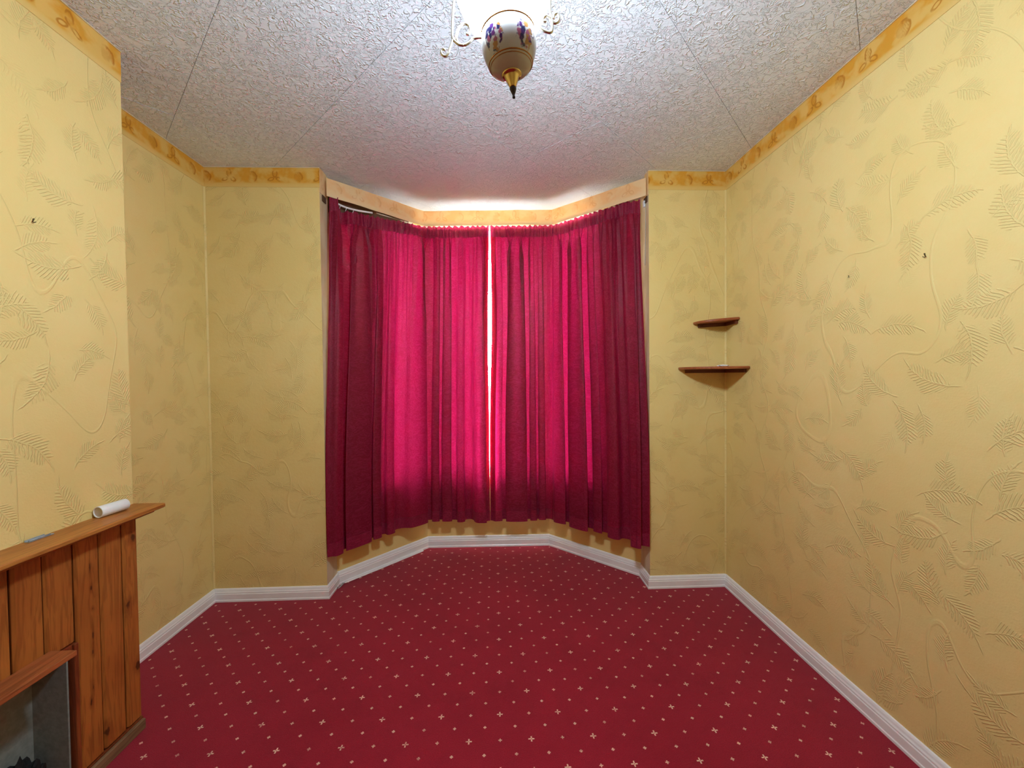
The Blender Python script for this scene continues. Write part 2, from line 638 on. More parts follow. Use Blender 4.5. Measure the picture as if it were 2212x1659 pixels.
def lathe(name, prof, mat, parent=None, n=48, loc=None, cap=False):
    v, f = [], []
    for (r, z) in prof:
        for k in range(n):
            a = 2 * math.pi * k / n
            v.append((r * math.cos(a), r * math.sin(a), z))
    for i in range(len(prof) - 1):
        for k in range(n):
            k2 = (k + 1) % n
            f.append((i * n + k, i * n + k2, (i + 1) * n + k2, (i + 1) * n + k))
    if cap:
        f.append(tuple(range(n - 1, -1, -1)))
        m = (len(prof) - 1) * n
        f.append(tuple(range(m, m + n)))
    return obj(name, v, f, mat, parent, smooth=True, loc=loc)


def tube(name, pts, r, mat, parent=None, n=10, loc=None, taper=None):
    pts = [Vector(p) for p in pts]
    v, f = [], []
    up = Vector((0, 1, 0.01)).normalized()
    for i, p in enumerate(pts):
        d = (pts[min(i + 1, len(pts) - 1)] - pts[max(i - 1, 0)]).normalized()
        a = d.cross(up)
        if a.length < 0.05:
            a = d.cross(Vector((1, 0, 0)))
        a.normalize()
        b = d.cross(a).normalized()
        rr = r if taper is None else r * taper[i]
        for k in range(n):
            t = 2 * math.pi * k / n
            v.append(p + a * (math.cos(t) * rr) + b * (math.sin(t) * rr))
    for i in range(len(pts) - 1):
        for k in range(n):
            k2 = (k + 1) % n
            f.append((i * n + k, i * n + k2, (i + 1) * n + k2, (i + 1) * n + k))
    f.append(tuple(range(n - 1, -1, -1)))
    m = (len(pts) - 1) * n
    f.append(tuple(range(m, m + n)))
    return fix_normals(obj(name, v, f, mat, parent, smooth=True, loc=loc))


def spline(pts, k=6):
    """Catmull-Rom through 3-D points"""
    P = [Vector(p) for p in pts]
    P = [P[0] * 2 - P[1]] + P + [P[-1] * 2 - P[-2]]
    out = []
    for i in range(1, len(P) - 2):
        for j in range(k):
            t = j / k
            a, b, c, d = P[i - 1], P[i], P[i + 1], P[i + 2]
            out.append(0.5 * ((2 * b) + (c - a) * t + (2 * a - 5 * b + 4 * c - d) * t * t + (3 * b - a - 3 * c + d) * t ** 3))
    out.append(P[-2])
    return out


# ------------------------------------------------------------------ room outline (interior on the right-hand side of travel)
REAR, BF = -1.70, -0.30
OUT = [(-1.475, BF), (-1.475, 1.697), (-1.780, 1.697), (-1.780, 2.595), (-1.083, 2.595), (-1.083, 2.757),
       (-0.573, 3.325), (0.420, 3.310), (0.985, 2.757), (0.985, 2.595), (1.489, 2.595), (1.489, REAR), (-1.780, REAR), (-1.780, BF)]
NAMES = ['chimney', 'chimney_return', 'left', 'front_left', 'bay_return_left', 'bay_left', 'bay_centre', 'bay_right', 'bay_return_right', 'front_right', 'right', 'rear', 'left_rear', 'chimney_return_rear']
NP = len(OUT)


def offset_outline(d):
    """outline moved by d: positive into the room, negative outward, mitred"""
    res = []
    for i in range(NP):
        p0, p1, p2 = Vector(OUT[i - 1]), Vector(OUT[i]), Vector(OUT[(i + 1) % NP])
        d1, d2 = (p1 - p0).normalized(), (p2 - p1).normalized()
        n1, n2 = Vector((d1.y, -d1.x)), Vector((d2.y, -d2.x))
        m = (n1 + n2) / (1 + n1.dot(n2))
        q = p1 + m * d
        res.append((q.x, q.y))
    return res


TH = 0.13
OUTER = offset_outline(-TH)
BAYSEG = (5, 6, 7)


def wall(i, z0=0.0, z1=H, hole=None, mat='paper', name=None):
    """one wall between outline points i and i+1; hole = (s0, s1, z0, z1) in metres along the wall"""
    j = (i + 1) % NP
    a, b = Vector(OUT[i]), Vector(OUT[j])
    ao, bo = Vector(OUTER[i]), Vector(OUTER[j])
    L = (b - a).length
    if hole:
        s = [0.0, hole[0] / L, hole[1] / L, 1.0]
        zz = [z0, hole[2], hole[3], z1]
    else:
        s, zz = [0.0, 1.0], [z0, z1]
    v, f, uv = [], [], []
    u0 = i * 1.31
    for p in range(len(s) - 1):
        for q in range(len(zz) - 1):
            if hole and p == 1 and q == 1:
                continue
            if zz[q + 1] - zz[q] < 1e-6:
                continue
            k = len(v)
            # outer corners follow the miter only at the wall's ends
            def oc(t):
                if t <= 0: return ao
                if t >= 1: return bo
                w = a.lerp(b, t)
                d = (b - a).normalized()
                return w + Vector((-d.y, d.x)) * TH
            for z in (zz[q], zz[q + 1]):
                for (pt, t) in ((a.lerp(b, s[p]), s[p]), (a.lerp(b, s[p + 1]), s[p + 1]), (oc(s[p + 1]), s[p + 1]), (oc(s[p]), s[p])):
                    v.append((pt.x, pt.y, z))
                    uv.append((u0 + t * L, z))
            f += [tuple(k + n_ for n_ in t) for t in BOXF]
    o = fix_normals(obj('wall_' + (name or NAMES[i]), v, f, mat, uvs=uv))
    return struct(o)


SILL, HEAD = 0.58, 2.62
WIN = {}
for i in range(NP):
    if i in BAYSEG:
        a, b = Vector(OUT[i]), Vector(OUT[i + 1])
        L = (b - a).length
        s0, s1 = (0.33, L - 0.06) if i == 5 else ((0.07, L - 0.07) if i == 6 else (0.06, L - 0.29))
        WIN[i] = (s0, s1)
        wall(i, hole=(s0, s1, SILL, HEAD), mat='bay')
    elif i in (4, 8):
        wall(i, mat='cream')
    elif i == 0:
        wall(i, hole=(0.52 - BF, 1.405 - BF, 0.0, 0.50), mat='paper')
    else:
        wall(i)

# floor: carpet over the whole outline
prism('floor', OUTER, -0.10, 0.0, 'carpet')
struct(bpy.data.objects['floor'])


# ceiling: a slab with square tiles laid on the diagonal
ceil = prism('ceiling', OUTER, H + 0.005, H + 0.12, 'slab')
struct(ceil)


def clip_poly(subject, clip):
    out = list(subject)
    n = len(clip)
    for i in range(n):
        a, b = clip[i], clip[(i + 1) % n]
        src, out = out, []
        def side(p):
            return (b[0] - a[0]) * (p[1] - a[1]) - (b[1] - a[1]) * (p[0] - a[0])
        for k in range(len(src)):
            p, q = src[k], src[(k + 1) % len(src)]
            sp, sq = side(p), side(q)
            if sp >= 0:
                out.append(p)
            if (sp >= 0) != (sq >= 0):
                t = sp / (sp - sq)
                out.append((p[0] + (q[0] - p[0]) * t, p[1] + (q[1] - p[1]) * t))
        if not out:
            return []
    return out


TX, TY, TD = -1.5731, 2.1016, 0.7078
# the room's plan in convex pieces, so that cut tiles follow its corners
PIECES = [[(-1.779, 1.698), (1.488, 1.698), (1.488, 2.594), (-1.779, 2.594)],
          [(-1.474, BF + 0.001), (1.488, BF + 0.001), (1.488, 1.698), (-1.474, 1.698)],
          [(-1.779, REAR + 0.001), (1.488, REAR + 0.001), (1.488, BF + 0.001), (-1.779, BF + 0.001)],
          [(-1.082, 2.594), (0.984, 2.594), (0.984, 2.757), (-1.082, 2.757)],
          [(-1.082, 2.757), (0.984, 2.757), (0.420, 3.309), (-0.573, 3.324)]]


def clean(pl):
    cl = []
    for p in pl:
        if not cl or (Vector(p) - Vector(cl[-1])).length > 1e-5:
            cl.append(p)
    if len(cl) > 2 and (Vector(cl[0]) - Vector(cl[-1])).length < 1e-5:
        cl.pop()
    return cl


for gi in range(-9, 9):
    for gj in range(-9, 9):
        # tile centres of a diagonal lattice whose corners pass through (TX, TY)
        cx = TX + (gi + gj) * TD / 2 + TD / 2
        cy = TY + (gi - gj) * TD / 2
        hd = TD / 2 - 0.0013
        sq = [(cx + hd, cy), (cx, cy + hd), (cx - hd, cy), (cx, cy - hd)]
        dz = rnd.uniform(-0.0006, 0.0006)
        v, f = [], []
        for piece in PIECES:
            cl = clean(clip_poly(piece, sq))
            if len(cl) < 3:
                continue
            k, n = len(v), len(cl)
            v += [(p[0], p[1], H + dz) for p in cl] + [(p[0], p[1], H + 0.0045) for p in cl]
            f += [tuple(k + q for q in range(n - 1, -1, -1)), tuple(k + n + q for q in range(n))]
            f += [(k + q, k + (q + 1) % n, k + n + (q + 1) % n, k + n + q) for q in range(n)]
        if f:
            obj('ceiling_tile', v, f, 'tile', ceil)


# ------------------------------------------------------------------ skirting boards, mitred
SKP = [(0.0, 0.0), (0.020, 0.0), (0.020, 0.010), (0.017, 0.014), (0.017, 0.046), (0.0145, 0.050), (0.0145, 0.056), (0.011, 0.062), (0.009, 0.070), (0.006, 0.076), (0.0, 0.078)]


def skirting(i, name, s_from=0.0, s_to=1.0, k=1.0):
    j = (i + 1) % NP
    v, f = [], []
    for (d, z) in SKP:
        oo = offset_outline(d)
        a, b = Vector(oo[i]), Vector(oo[j])
        p, q = a.lerp(b, s_from), a.lerp(b, s_to)
        v += [(p.x, p.y, z * k), (q.x, q.y, z * k)]
    n = len(SKP)
    for m in range(n):
        m2 = (m + 1) % n
        f.append((2 * m, 2 * m + 1, 2 * m2 + 1, 2 * m2))
    f.append(tuple(2 * m for m in range(n)))
    f.append(tuple(2 * m + 1 for m in range(n - 1, -1, -1)))
    return struct(fix_normals(obj('baseboard_' + name, v, f, 'white')))


skirting(1, 'chimney_return', 0.25)
skirting(2, 'left')
skirting(3, 'front_left')
skirting(4, 'bay_return_left')
skirting(5, 'bay_left', k=1.12)
skirting(6, 'bay_centre', k=1.14)
skirting(7, 'bay_right', k=1.12)
skirting(8, 'bay_return_right')
skirting(9, 'front_right')
skirting(10, 'right')
skirting(11, 'rear')
skirting(12, 'left_rear')


# ------------------------------------------------------------------ wallpaper border under the ceiling and corner beads
trim_n = [0]


def strip(a, b, z0, z1, th, mat, u0=0.0, sink=0.0):
    """thin upright strip from a to b, th thick towards the room (right of travel)"""
    trim_n[0] += 1
    a, b = Vector(a), Vector(b)
    d = (b - a).normalized()
    n = Vector((d.y, -d.x))
    L = (b - a).length
    p = [a - n * sink, b - n * sink, b + n * th, a + n * th]
    v = [(q.x, q.y, z0) for q in p] + [(q.x, q.y, z1) for q in p]
    us = [0, L, L, 0]
    uv = [(u0 + us[k % 4], 0.0 if k < 4 else z1 - z0) for k in range(8)]
    return struct(fix_normals(obj('trim_%d' % trim_n[0], v, BOXF, mat, uvs=uv)))


BZ0 = 2.568
b_in = offset_outline(0.0015)
for i, u0 in ((0, 0.058), (1, 0.3), (2, 0.10), (3, 0.055), (9, 0.09), (10, 0.03), (11, 0.0), (12, 0.1)):
    strip(b_in[i], b_in[(i + 1) % NP], BZ0, H - 0.001, 0.0006, 'border', u0, sink=0.001)
# a thin painted bead closes the angle between border and ceiling
for i in (0, 2, 3, 9, 10):
    bi = offset_outline(0.003)
    strip(bi[i], bi[(i + 1) % NP], H - 0.005, H - 0.0005, 0.003, 'cream', sink=0.001)
# filler beads in the two front corners
for (cx, cy) in ((-1.780, 2.595), (1.489, 2.595)):
    trim_n[0] += 1
    sx = 1 if cx < 0 else -1
    o = prism('trim_%d' % trim_n[0], [(cx + sx * 0.0008, cy - 0.0008), (cx + sx * 0.009, cy - 0.0008), (cx + sx * 0.0008, cy - 0.009)], 0.079, BZ0, 'paper')
    me = o.data
    lay = me.uv_layers.new(name='UVMap')
    for li, lp in enumerate(me.loops):
        co = me.vertices[lp.vertex_index].co
        lay.data[li].uv = (co.x + co.y, co.z)
    struct(o)

# ------------------------------------------------------------------ pelmet across the bay (papered board, open to the window behind)
PZ0, PZ1 = 2.534, 2.645


def offset_line(pts, d):
    res = []
    for i in range(len(pts)):
        p = Vector(pts[i])
        ns = []
        if i > 0:
            e = (p - Vector(pts[i - 1])).normalized(); ns.append(Vector((e.y, -e.x)))
        if i < len(pts) - 1:
            e = (Vector(pts[i + 1]) - p).normalized(); ns.append(Vector((e.y, -e.x)))
        if len(ns) == 2:
            m = (ns[0] + ns[1]) / (1 + ns[0].dot(ns[1]))
        else:
            m = ns[0]
        q = p + m * d
        res.append((q.x, q.y))
    return res


PEL = [(-1.0530, 2.6294), (-0.5378, 3.1420), (0.4339, 3.1046), (0.9677, 2.5970)]
pb = offset_line(PEL, -0.003)
for k in range(3):
    trim_n[0] += 1
    f0, f1, k0, k1 = PEL[k], PEL[k + 1], pb[k], pb[k + 1]
    L = (Vector(f1) - Vector(f0)).length
    cols = max(2, int(L / 0.03))
    v, uv, f = [], [], []
    for c in range(cols + 1):
        t = c / cols
        a = Vector(f0).lerp(Vector(f1), t)
        b = Vector(k0).lerp(Vector(k1), t)
        w0 = 0.004 * noise.noise((a.x * 7, a.y * 7, 1.0))
        w1 = 0.003 * noise.noise((a.x * 9, a.y * 9, 4.0))
        for (q, z) in ((a, PZ0 + w0), (a, PZ1 + w1), (b, PZ1 + w1), (b, PZ0 + w0)):
            v.append((q.x, q.y, z)); uv.append((k * 0.9 + t * L, z - PZ0))
    for c in range(cols):
        for e in range(4):
            f.append((c * 4 + e, c * 4 + (e + 1) % 4, c * 4 + 4 + (e + 1) % 4, c * 4 + 4 + e))
    f.append((0, 1, 2, 3)); f.append(tuple(cols * 4 + e for e in (3, 2, 1, 0)))
    struct(fix_normals(obj('trim_%d' % trim_n[0], v, f, 'border_pale', uvs=uv)))
# papered returns of the border onto the bay jambs
strip((-1.0815, 2.5955), (-1.0815, 2.684), PZ0 + 0.004, H - 0.001, 0.003, 'border_pale', 0.2)
strip((0.9835, 2.655), (0.9835, 2.5955), PZ0 + 0.004, H - 0.001, 0.003, 'border_pale', 0.5)
# short dark timber grounds showing below the border on both jambs
strip((-1.0815, 2.625), (-1.0815, 2.675), 2.500, PZ0 + 0.003, 0.006, 'pipe')
strip((0.9835, 2.665), (0.9835, 2.612), 2.500, PZ0 + 0.003, 0.006, 'pipe')

# timber bearer behind the pelmet where the heading sags
_bl = offset_line(PEL, -0.10)
_a, _b = Vector(_bl[0]), Vector(_bl[1])
strip(_a.lerp(_b, 0.06), _a.lerp(_b, 0.84), 2.47, 2.60, 0.018, 'pipe')

# ------------------------------------------------------------------ bay windows
for n_w, i in enumerate(BAYSEG):
    a, b = Vector(OUT[i]), Vector(OUT[i + 1])
    d = (b - a).normalized()
    n = Vector((-d.y, d.x))              # outward
    s0, s1 = WIN[i]
    root = empty('window_%d' % (n_w + 1), (a.x, a.y, 0))
    struct(root)

    def wbox(name, sa, sb, za, zb, ta, tb, mat, par=root):
        p = [a + d * sa + n * ta, a + d * sb + n * ta, a + d * sb + n * tb, a + d * sa + n * tb]
        p = [Vector((q.x - a.x, q.y - a.y)) for q in p]
        v = [(q.x, q.y, za) for q in p] + [(q.x, q.y, zb) for q in p]
        return fix_normals(obj(name, v, BOXF, mat, par))
    e = 0.001
    F = 0.045
    wbox('jamb', s0 + e, s0 + F, SILL + e, HEAD - e, 0.05, 0.11, 'upvc')
    wbox('jamb', s1 - F, s1 - e, SILL + e, HEAD - e, 0.05, 0.11, 'upvc')
    wbox('head_rail', s0 + F, s1 - F, HEAD - F, HEAD - e, 0.05, 0.11, 'upvc')
    wbox('bottom_rail', s0 + F, s1 - F, SILL + e, SILL + F, 0.05, 0.11, 'upvc')
    wbox('pane', s0 + F, s1 - F, SILL + F, HEAD - F, 0.078, 0.084, 'glass')
    wbox('sill_board', s0 - 0.02, s1 + 0.02, SILL - 0.022, SILL - 0.001, -0.035, -0.001, 'upvc')

# pavement outside the bay
pv = prism('pavement', [(-40, 3.6), (40, 3.6), (40, 70), (-40, 70)], -0.42, -0.35, 'stone')
struct(pv)
# overhang out of view, added to keep high sky light off the upper curtains
sf = offset_line(OUT[5:9], -0.72)
prism('sky_blocking_overhang', OUT[5:9][::-1] and [(p[0], p[1]) for p in sf] + [OUTER[k] for k in (8, 7, 6, 5)], 2.64, 2.74, 'upvc')
struct(bpy.data.objects['sky_blocking_overhang'])

# ------------------------------------------------------------------ curtains
def sstep(a, b, x):
    t = min(1.0, max(0.0, (x - a) / (b - a)))
    return t * t * (3 - 2 * t)


class Path:
    def __init__(self, pts, rad_steps=3):
        P = [Vector(p) for p in pts]
        for _ in range(rad_steps):       # Chaikin corner cutting keeps the ends
            Q = [P[0]]
            for k in range(len(P) - 1):
                Q += [P[k].lerp(P[k + 1], 0.25), P[k].lerp(P[k + 1], 0.75)]
            Q.append(P[-1])
            P = Q
        self.P = P
        self.c = [0.0]
        for k in range(len(P) - 1):
            self.c.append(self.c[-1] + (P[k + 1] - P[k]).length)
        self.L = self.c[-1]

    def at(self, s):
        s = min(self.L, max(0.0, s))
        for k in range(len(self.P) - 1):
            if s <= self.c[k + 1] or k == len(self.P) - 2:
                t = (s - self.c[k]) / max(1e-9, self.c[k + 1] - self.c[k])
                p = self.P[k].lerp(self.P[k + 1], t)
                d = (self.P[k + 1] - self.P[k]).normalized()
                return p, d


def curtain(name, label, top, bot, lobes, tops, hem_z, end_fold, seed, gap_side):
    """top/bot: plan lines of the heading and of the hem; lobes: fold edges as fractions of the length;
    tops: function of the fraction giving the heading's height; gap_side: 1 when the meeting edge is the last column"""
    A, B = Path(top), Path(bot)
    # sampling of directions is smoothed over a short distance
    NS, NZ = 560, 110
    v, f, uv, nrm, lin_pos = [], [], [], [], []

    def lobe(t):
        for k in range(len(lobes) - 1):
            if t <= lobes[k + 1] or k == len(lobes) - 2:
                w = (t - lobes[k]) / (lobes[k + 1] - lobes[k])
                return k + w, lobes[k + 1] - lobes[k]
    for r in range(NZ + 1):
        tz = r / NZ                                   # 0 top, 1 hem
        for c in range(NS + 1):
            t = c / NS
            zt = tops(t)
            band = 0.075
            z = zt + (hem_z(t) - zt) * tz
            below = zt - z                            # distance under the heading's top
            pa, da = A.at(t * A.L)
            pb_, db = B.at(t * B.L)
            m = sstep(0.0, 0.9, tz)
            p = pa.lerp(pb_, m)
            d = da.lerp(db, m).normalized()
            n = Vector((d.y, -d.x))                   # towards the room
            s = t * A.L
            ph, wd = lobe(min(1, max(0, t + 0.010 * noise.noise((t * 4, tz * 1.6, seed)) * (1 - tz))))
            wv = 0.5 - 0.5 * math.cos(2 * math.pi * ph)
            odd = (int(ph) * 37 % 11) / 11.0
            width = min(0.30, wd * A.L)
            grow = 0.34 + 0.66 * sstep(0.05, 0.75, tz)
            amp = min(0.078, 0.48 * width + 0.010) * (0.75 + 0.4 * odd)
            off = (amp * wv - 0.034 * sstep(0.0, 0.07, t) * sstep(1.0, 0.93, t)) * grow * sstep(0.0, 0.12, below)
            # finer pleats running down from the heading
            q = s / 0.036 + 1.2 * noise.noise((s * 5, tz * 1.3, seed + 3))
            q2 = s / 0.071 + 1.6 * noise.noise((s * 4, tz * 1.1, seed + 9))
            fade = math.exp(-below / 0.38)
            off += 0.0095 * math.sin(2 * math.pi * q) * fade * (0.6 + 0.6 * sstep(0.0, 0.09, below))
            off += 0.0085 * math.sin(2 * math.pi * q2) * math.exp(-below / 0.9) * sstep(0.03, 0.25, below)
            # soft irregular creases
            off += 0.005 * noise.noise((s * 9, z * 1.4, seed + 20)) * sstep(0.02, 0.3, below)
            # gathered heading tape with a pinched line under it
            if below < band + 0.02:
                g = sstep(band + 0.02, band - 0.01, below)
                off += g * (0.004 * math.sin(2 * math.pi * (s / 0.021 + 0.7 * noise.noise((s * 12, 0, seed)))) + 0.003)
            off -= 0.004 * math.exp(-((below - band) / 0.008) ** 2)
            ef = end_fold(t, z, below)
            off += ef
            k1, k2 = (0.04, 0.10, 0.24, 0.32)[int(ph) * 7 % 4], (0.04, 0.10, 0.24, 0.32)[(int(ph) * 5 + 2) % 4]
            if width < 0.10:
                k1, k2 = 0.26, 0.26
            lat = (k1 if ph % 1.0 < 0.5 else k2) * width * math.sin(4 * math.pi * ph) * (0.45 + 0.55 * grow) * sstep(0.03, 0.25, below)
            lat += 0.008 * math.sin(4 * math.pi * q) * fade * sstep(0.05, 0.14, below)
            lat *= sstep(0.0, 0.05, t) * sstep(1.0, 0.95, t)
            # the two meeting edges stand apart at mid height
            open_ = math.exp(-((z - 1.75) / 0.50) ** 2)
            if gap_side:
                lat -= 0.013 * open_ * sstep(0.80, 1.0, t)
            else:
                lat += 0.010 * open_ * sstep(0.20, 0.0, t)
            pos = p + n * off + d * lat
            if r == 0:
                z += 0.006 * math.sin(2 * math.pi * (s / 0.042 + 0.5 * noise.noise((s * 6, 3, seed)))) + 0.004 * noise.noise((s * 20, 1, seed))
            # hem sways with the folds
            zz = z + (0.010 * noise.noise((s * 5, 9, seed))) * sstep(0.7, 1.0, tz)
            v.append((pos.x, pos.y, zz))
            nrm.append((n.x, n.y))
            back = 0.014 + 0.046 * grow * sstep(0.0, 0.12, below) + 0.003 * math.sin(s * 40.0) + max(0.0, -ef)
            lin_pos.append((p.x - n.x * back, p.y - n.y * back, zz))
            uv.append((s * 1.5, z))
    W = NS + 1
    split = max(1, int(NZ * 0.036 / 1.0)) if False else None
    rows_head = [r for r in range(NZ) if (r + 0.5) / NZ * (2.53 - 0.25) < 0.075]
    nh = len(rows_head)
    root = empty(name, (0, 0, 0))
    tag(root, label, 'curtain', 'pair of crimson curtains in the bay')

    def part(pname, r0, r1, mat='curtain'):
        vv = v[r0 * W:(r1 + 1) * W]
        uu = uv[r0 * W:(r1 + 1) * W]
        ff = []
        for r in range(r1 - r0):
            for c in range(NS):
                ff.append((r * W + c, r * W + c + 1, (r + 1) * W + c + 1, (r + 1) * W + c))
        return obj(pname, vv, ff, mat, root, uvs=uu, smooth=True)
    part('heading_tape', 0, nh, 'curtain_double')
    # pale lining hung behind the face fabric
    lv, lu, lf = [], [], []
    for r in range(1, NZ - 1):
        for c in range(NS + 1):
            k = r * W + c
            lv.append(lin_pos[k])
            lu.append(uv[k])
    for r in range(NZ - 3):
        for c in (range(110, NS - 6) if gap_side else range(6, NS - 32)):
            lf.append((r * W + c, r * W + c + 1, (r + 1) * W + c + 1, (r + 1) * W + c))
    # turned side hems: a second thickness behind both upright edges
    for c0, c1 in ((0, 20), (NS - 20, NS)):
        hv, hf, hu = [], [], []
        for r in range(nh, NZ - 3):
            for c in range(c0, c1 + 1):
                k = r * W + c
                hv.append((v[k][0] - nrm[k][0] * 0.003, v[k][1] - nrm[k][1] * 0.003, v[k][2]))
                hu.append(uv[k])
        w = c1 - c0 + 1
        for r in range(NZ - 4 - nh):
            for c in range(w - 1):
                hf.append((r * w + c, r * w + c + 1, (r + 1) * w + c + 1, (r + 1) * w + c))
        obj('side_hem', hv, hf, 'curtain', root, uvs=hu, smooth=True)
    ln = obj('lining', lv, lf, 'lining', root, uvs=lu, smooth=True)
    ln['label'] = 'pale white lining'
    part('drape', nh, NZ - 4)
    part('hem', NZ - 4, NZ, 'curtain_double')
    return root


def left_top(t):
    base = 2.541
    # the heading has come off the track next to the jamb and sags
    sag = 0.050 * sstep(0.035, 0.085, t) * (1 - sstep(0.10, 0.60, t)) + 0.012 * (1 - sstep(0.0, 0.04, t))
    return base - sag


def left_fold(t, z, below):
    up = sstep(1.55, 2.35, z)
    o = 0.0
    o += -0.050 * math.exp(-((t - 0.085) / 0.026) ** 2) * up
    o += 0.020 * math.exp(-((t - 0.03 - 0.02 * (2.5 - z)) / 0.03) ** 2)
    # the loosened part bags out in diagonal creases
    o += 0.016 * math.sin((z * 26.0) + t * 60.0) * math.exp(-((t - 0.12) / 0.035) ** 2) * sstep(2.0, 2.2, z) * sstep(0.02, 0.12, below)
    return o


def right_top(t):
    return 2.541 - 0.018 * sstep(0.90, 1.0, t)


def right_fold(t, z, below):
    return 0.012 * math.exp(-((t - 0.97) / 0.03) ** 2) + 0.016 * math.exp(-((t - 0.90 - 0.03 * (2.5 - z) / 2.3) / 0.02) ** 2)


def left_hem(t):
    return 0.264 - 0.004 * math.sin(t * 9)


def right_hem(t):
    return 0.264 + 0.020 * sstep(0.85, 1.0, t)


CT = offset_line(PEL, -0.045)
GAPX = -0.040
yb = CT[1][1] + (CT[2][1] - CT[1][1]) * (GAPX - CT[1][0]) / (CT[2][0] - CT[1][0])
lt = [(-1.056, 2.660), (CT[1][0] - 0.02, CT[1][1] - 0.02), (CT[1][0] + 0.02, CT[1][1]), (GAPX - 0.005, yb)]
lb = [(-1.070, 2.575), (-0.985, 2.735), (CT[1][0] - 0.01, CT[1][1] - 0.035), (CT[1][0] + 0.05, CT[1][1] - 0.01), (-0.062, yb - 0.005)]
rt = [(GAPX + 0.005, yb), (CT[2][0] - 0.02, CT[2][1]), (CT[2][0] + 0.02, CT[2][1] - 0.02), (0.952, 2.648)]
rb = [(-0.060, yb - 0.005), (CT[2][0] - 0.05, CT[2][1] - 0.01), (CT[2][0] + 0.01, CT[2][1] - 0.03), (0.90, 2.68), (0.972, 2.560)]
curtain('crimson_curtain', 'crimson brocade curtain panel whose heading sags off the track at its outer end', lt, lb,
        [0.0, 0.093, 0.26, 0.325, 0.424, 0.64, 0.70, 0.777, 0.871, 1.0], left_top, left_hem, left_fold, 1.0, 1)
curtain('crimson_curtain', 'crimson brocade curtain panel hanging evenly on the side nearer the corner shelves', rt, rb,
        [0.0, 0.086, 0.236, 0.29, 0.345, 0.50, 0.645, 0.72, 0.86, 1.0], right_top, right_hem, right_fold, 6.0, 0)

# curtain track: white rail behind the pelmet, one end loose
trk = empty('curtain_track', (0, 0, 0))
tag(trk, 'thin white plastic curtain track bent round the bay under the pelmet', 'curtain track')
TR = offset_line(PEL, -0.085)
RZ = 2.556
rail = [(_p[0], _p[1], RZ) for _p in (Vector(TR[0]).lerp(Vector(TR[1]), 0.50), (TR[1][0] - 0.09, TR[1][1] - 0.09), (TR[1][0] + 0.06, TR[1][1]), (0, (TR[1][1] + TR[2][1]) / 2), (TR[2][0] - 0.06, TR[2][1]), (TR[2][0] + 0.09, TR[2][1] - 0.09), (0.962, 2.690))]
tube('rail', spline(rail, 6), 0.006, 'upvc', trk, n=8)
for t_ in (0.1, 0.5, 0.9):
    q_ = Vector(TR[1]).lerp(Vector(TR[2]), t_)
    box('bracket', (q_.x - 0.008, q_.y + 0.003, RZ - 0.004), (q_.x + 0.008, q_.y + 0.012, RZ + 0.026), 'upvc', trk, 0.002)

# the end of the track by the jamb has dropped and hangs behind the heading
lt_end = empty('loose_track_end', (-1.0, 2.72, 2.51))
tag(lt_end, 'dropped white end of the curtain track showing above the sagging heading', 'track end')
tube('rail', spline([(-0.050, -0.050, 0.018), (0.008, 0.012, 0.000), (0.068, 0.078, 0.002), (0.155, 0.160, 0.016)], 6), 0.006, 'upvc', lt_end, n=8)
for (x, y, z) in ((0.000, -0.006, 0.002), (0.028, 0.022, -0.003), (0.062, 0.058, 0.000)):
    tube('glider_hook', spline([(x, y, z), (x + 0.004, y - 0.012, z - 0.006), (x + 0.002, y - 0.014, z - 0.020), (x - 0.004, y - 0.008, z - 0.028)], 4), 0.0018, 'upvc', lt_end, n=6)

# pull cord with its small wall bracket on the jamb
pc = empty('pull_cord', (0.9775, 2.634, 2.10))
tag(pc, 'thin grey curtain pull cord hanging down the cream jamb beside the curtain', 'cord')
box('bracket', (-0.0075, 0.006, 0.380), (0.0065, 0.028, 0.420), 'upvc', pc, 0.002)
tube('cord', spline([(-0.0055, -0.004, 0.405), (-0.001, -0.008, 0.37), (0, -0.006, 0.31), (0, 0, 0.20), (0, 0.006, 0.0)], 6), 0.0014, 'steel', pc, 6)

# ------------------------------------------------------------------ pendant lamp
LX, LY = 0.050, 1.0
lamp = empty('pendant_lamp', (LX, LY, 2.0603))
tag(lamp, 'pendant lamp with flower painted porcelain urn, lit white glass and scrolled metal arms', 'lamp')
Z0 = 2.0603
urn_prof = [(0.0, 0.0565), (0.020, 0.0568), (0.026, 0.0585), (0.038, 0.0640), (0.047, 0.0710), (0.0525, 0.0785), (0.0580, 0.090), (0.0625, 0.103), (0.0655, 0.117), (0.0665, 0.130), (0.0655, 0.143), (0.0640, 0.152), (0.0630, 0.157)]
urn_prof = [(r, z) for r, z in urn_prof]
urn = lathe('urn', [(r, z - 0.04) for r, z in urn_prof], 'urn', lamp, loc=(0, 0, 0.04))


def torus(name, R, z, r, mat, parent):
    v, f = [], []
    n, m = 56, 8
    for k in range(n):
        a = 2 * math.pi * k / n
        for j in range(m):
            b = 2 * math.pi * j / m
            q = R + r * math.cos(b)
            v.append((q * math.cos(a), q * math.sin(a), z + r * math.sin(b)))
    for k in range(n):
        for j in range(m):
            f.append((k * m + j, ((k + 1) % n) * m + j, ((k + 1) % n) * m + (j + 1) % m, k * m + (j + 1) % m))
    return fix_normals(obj(name, v, f, mat, parent, smooth=True))


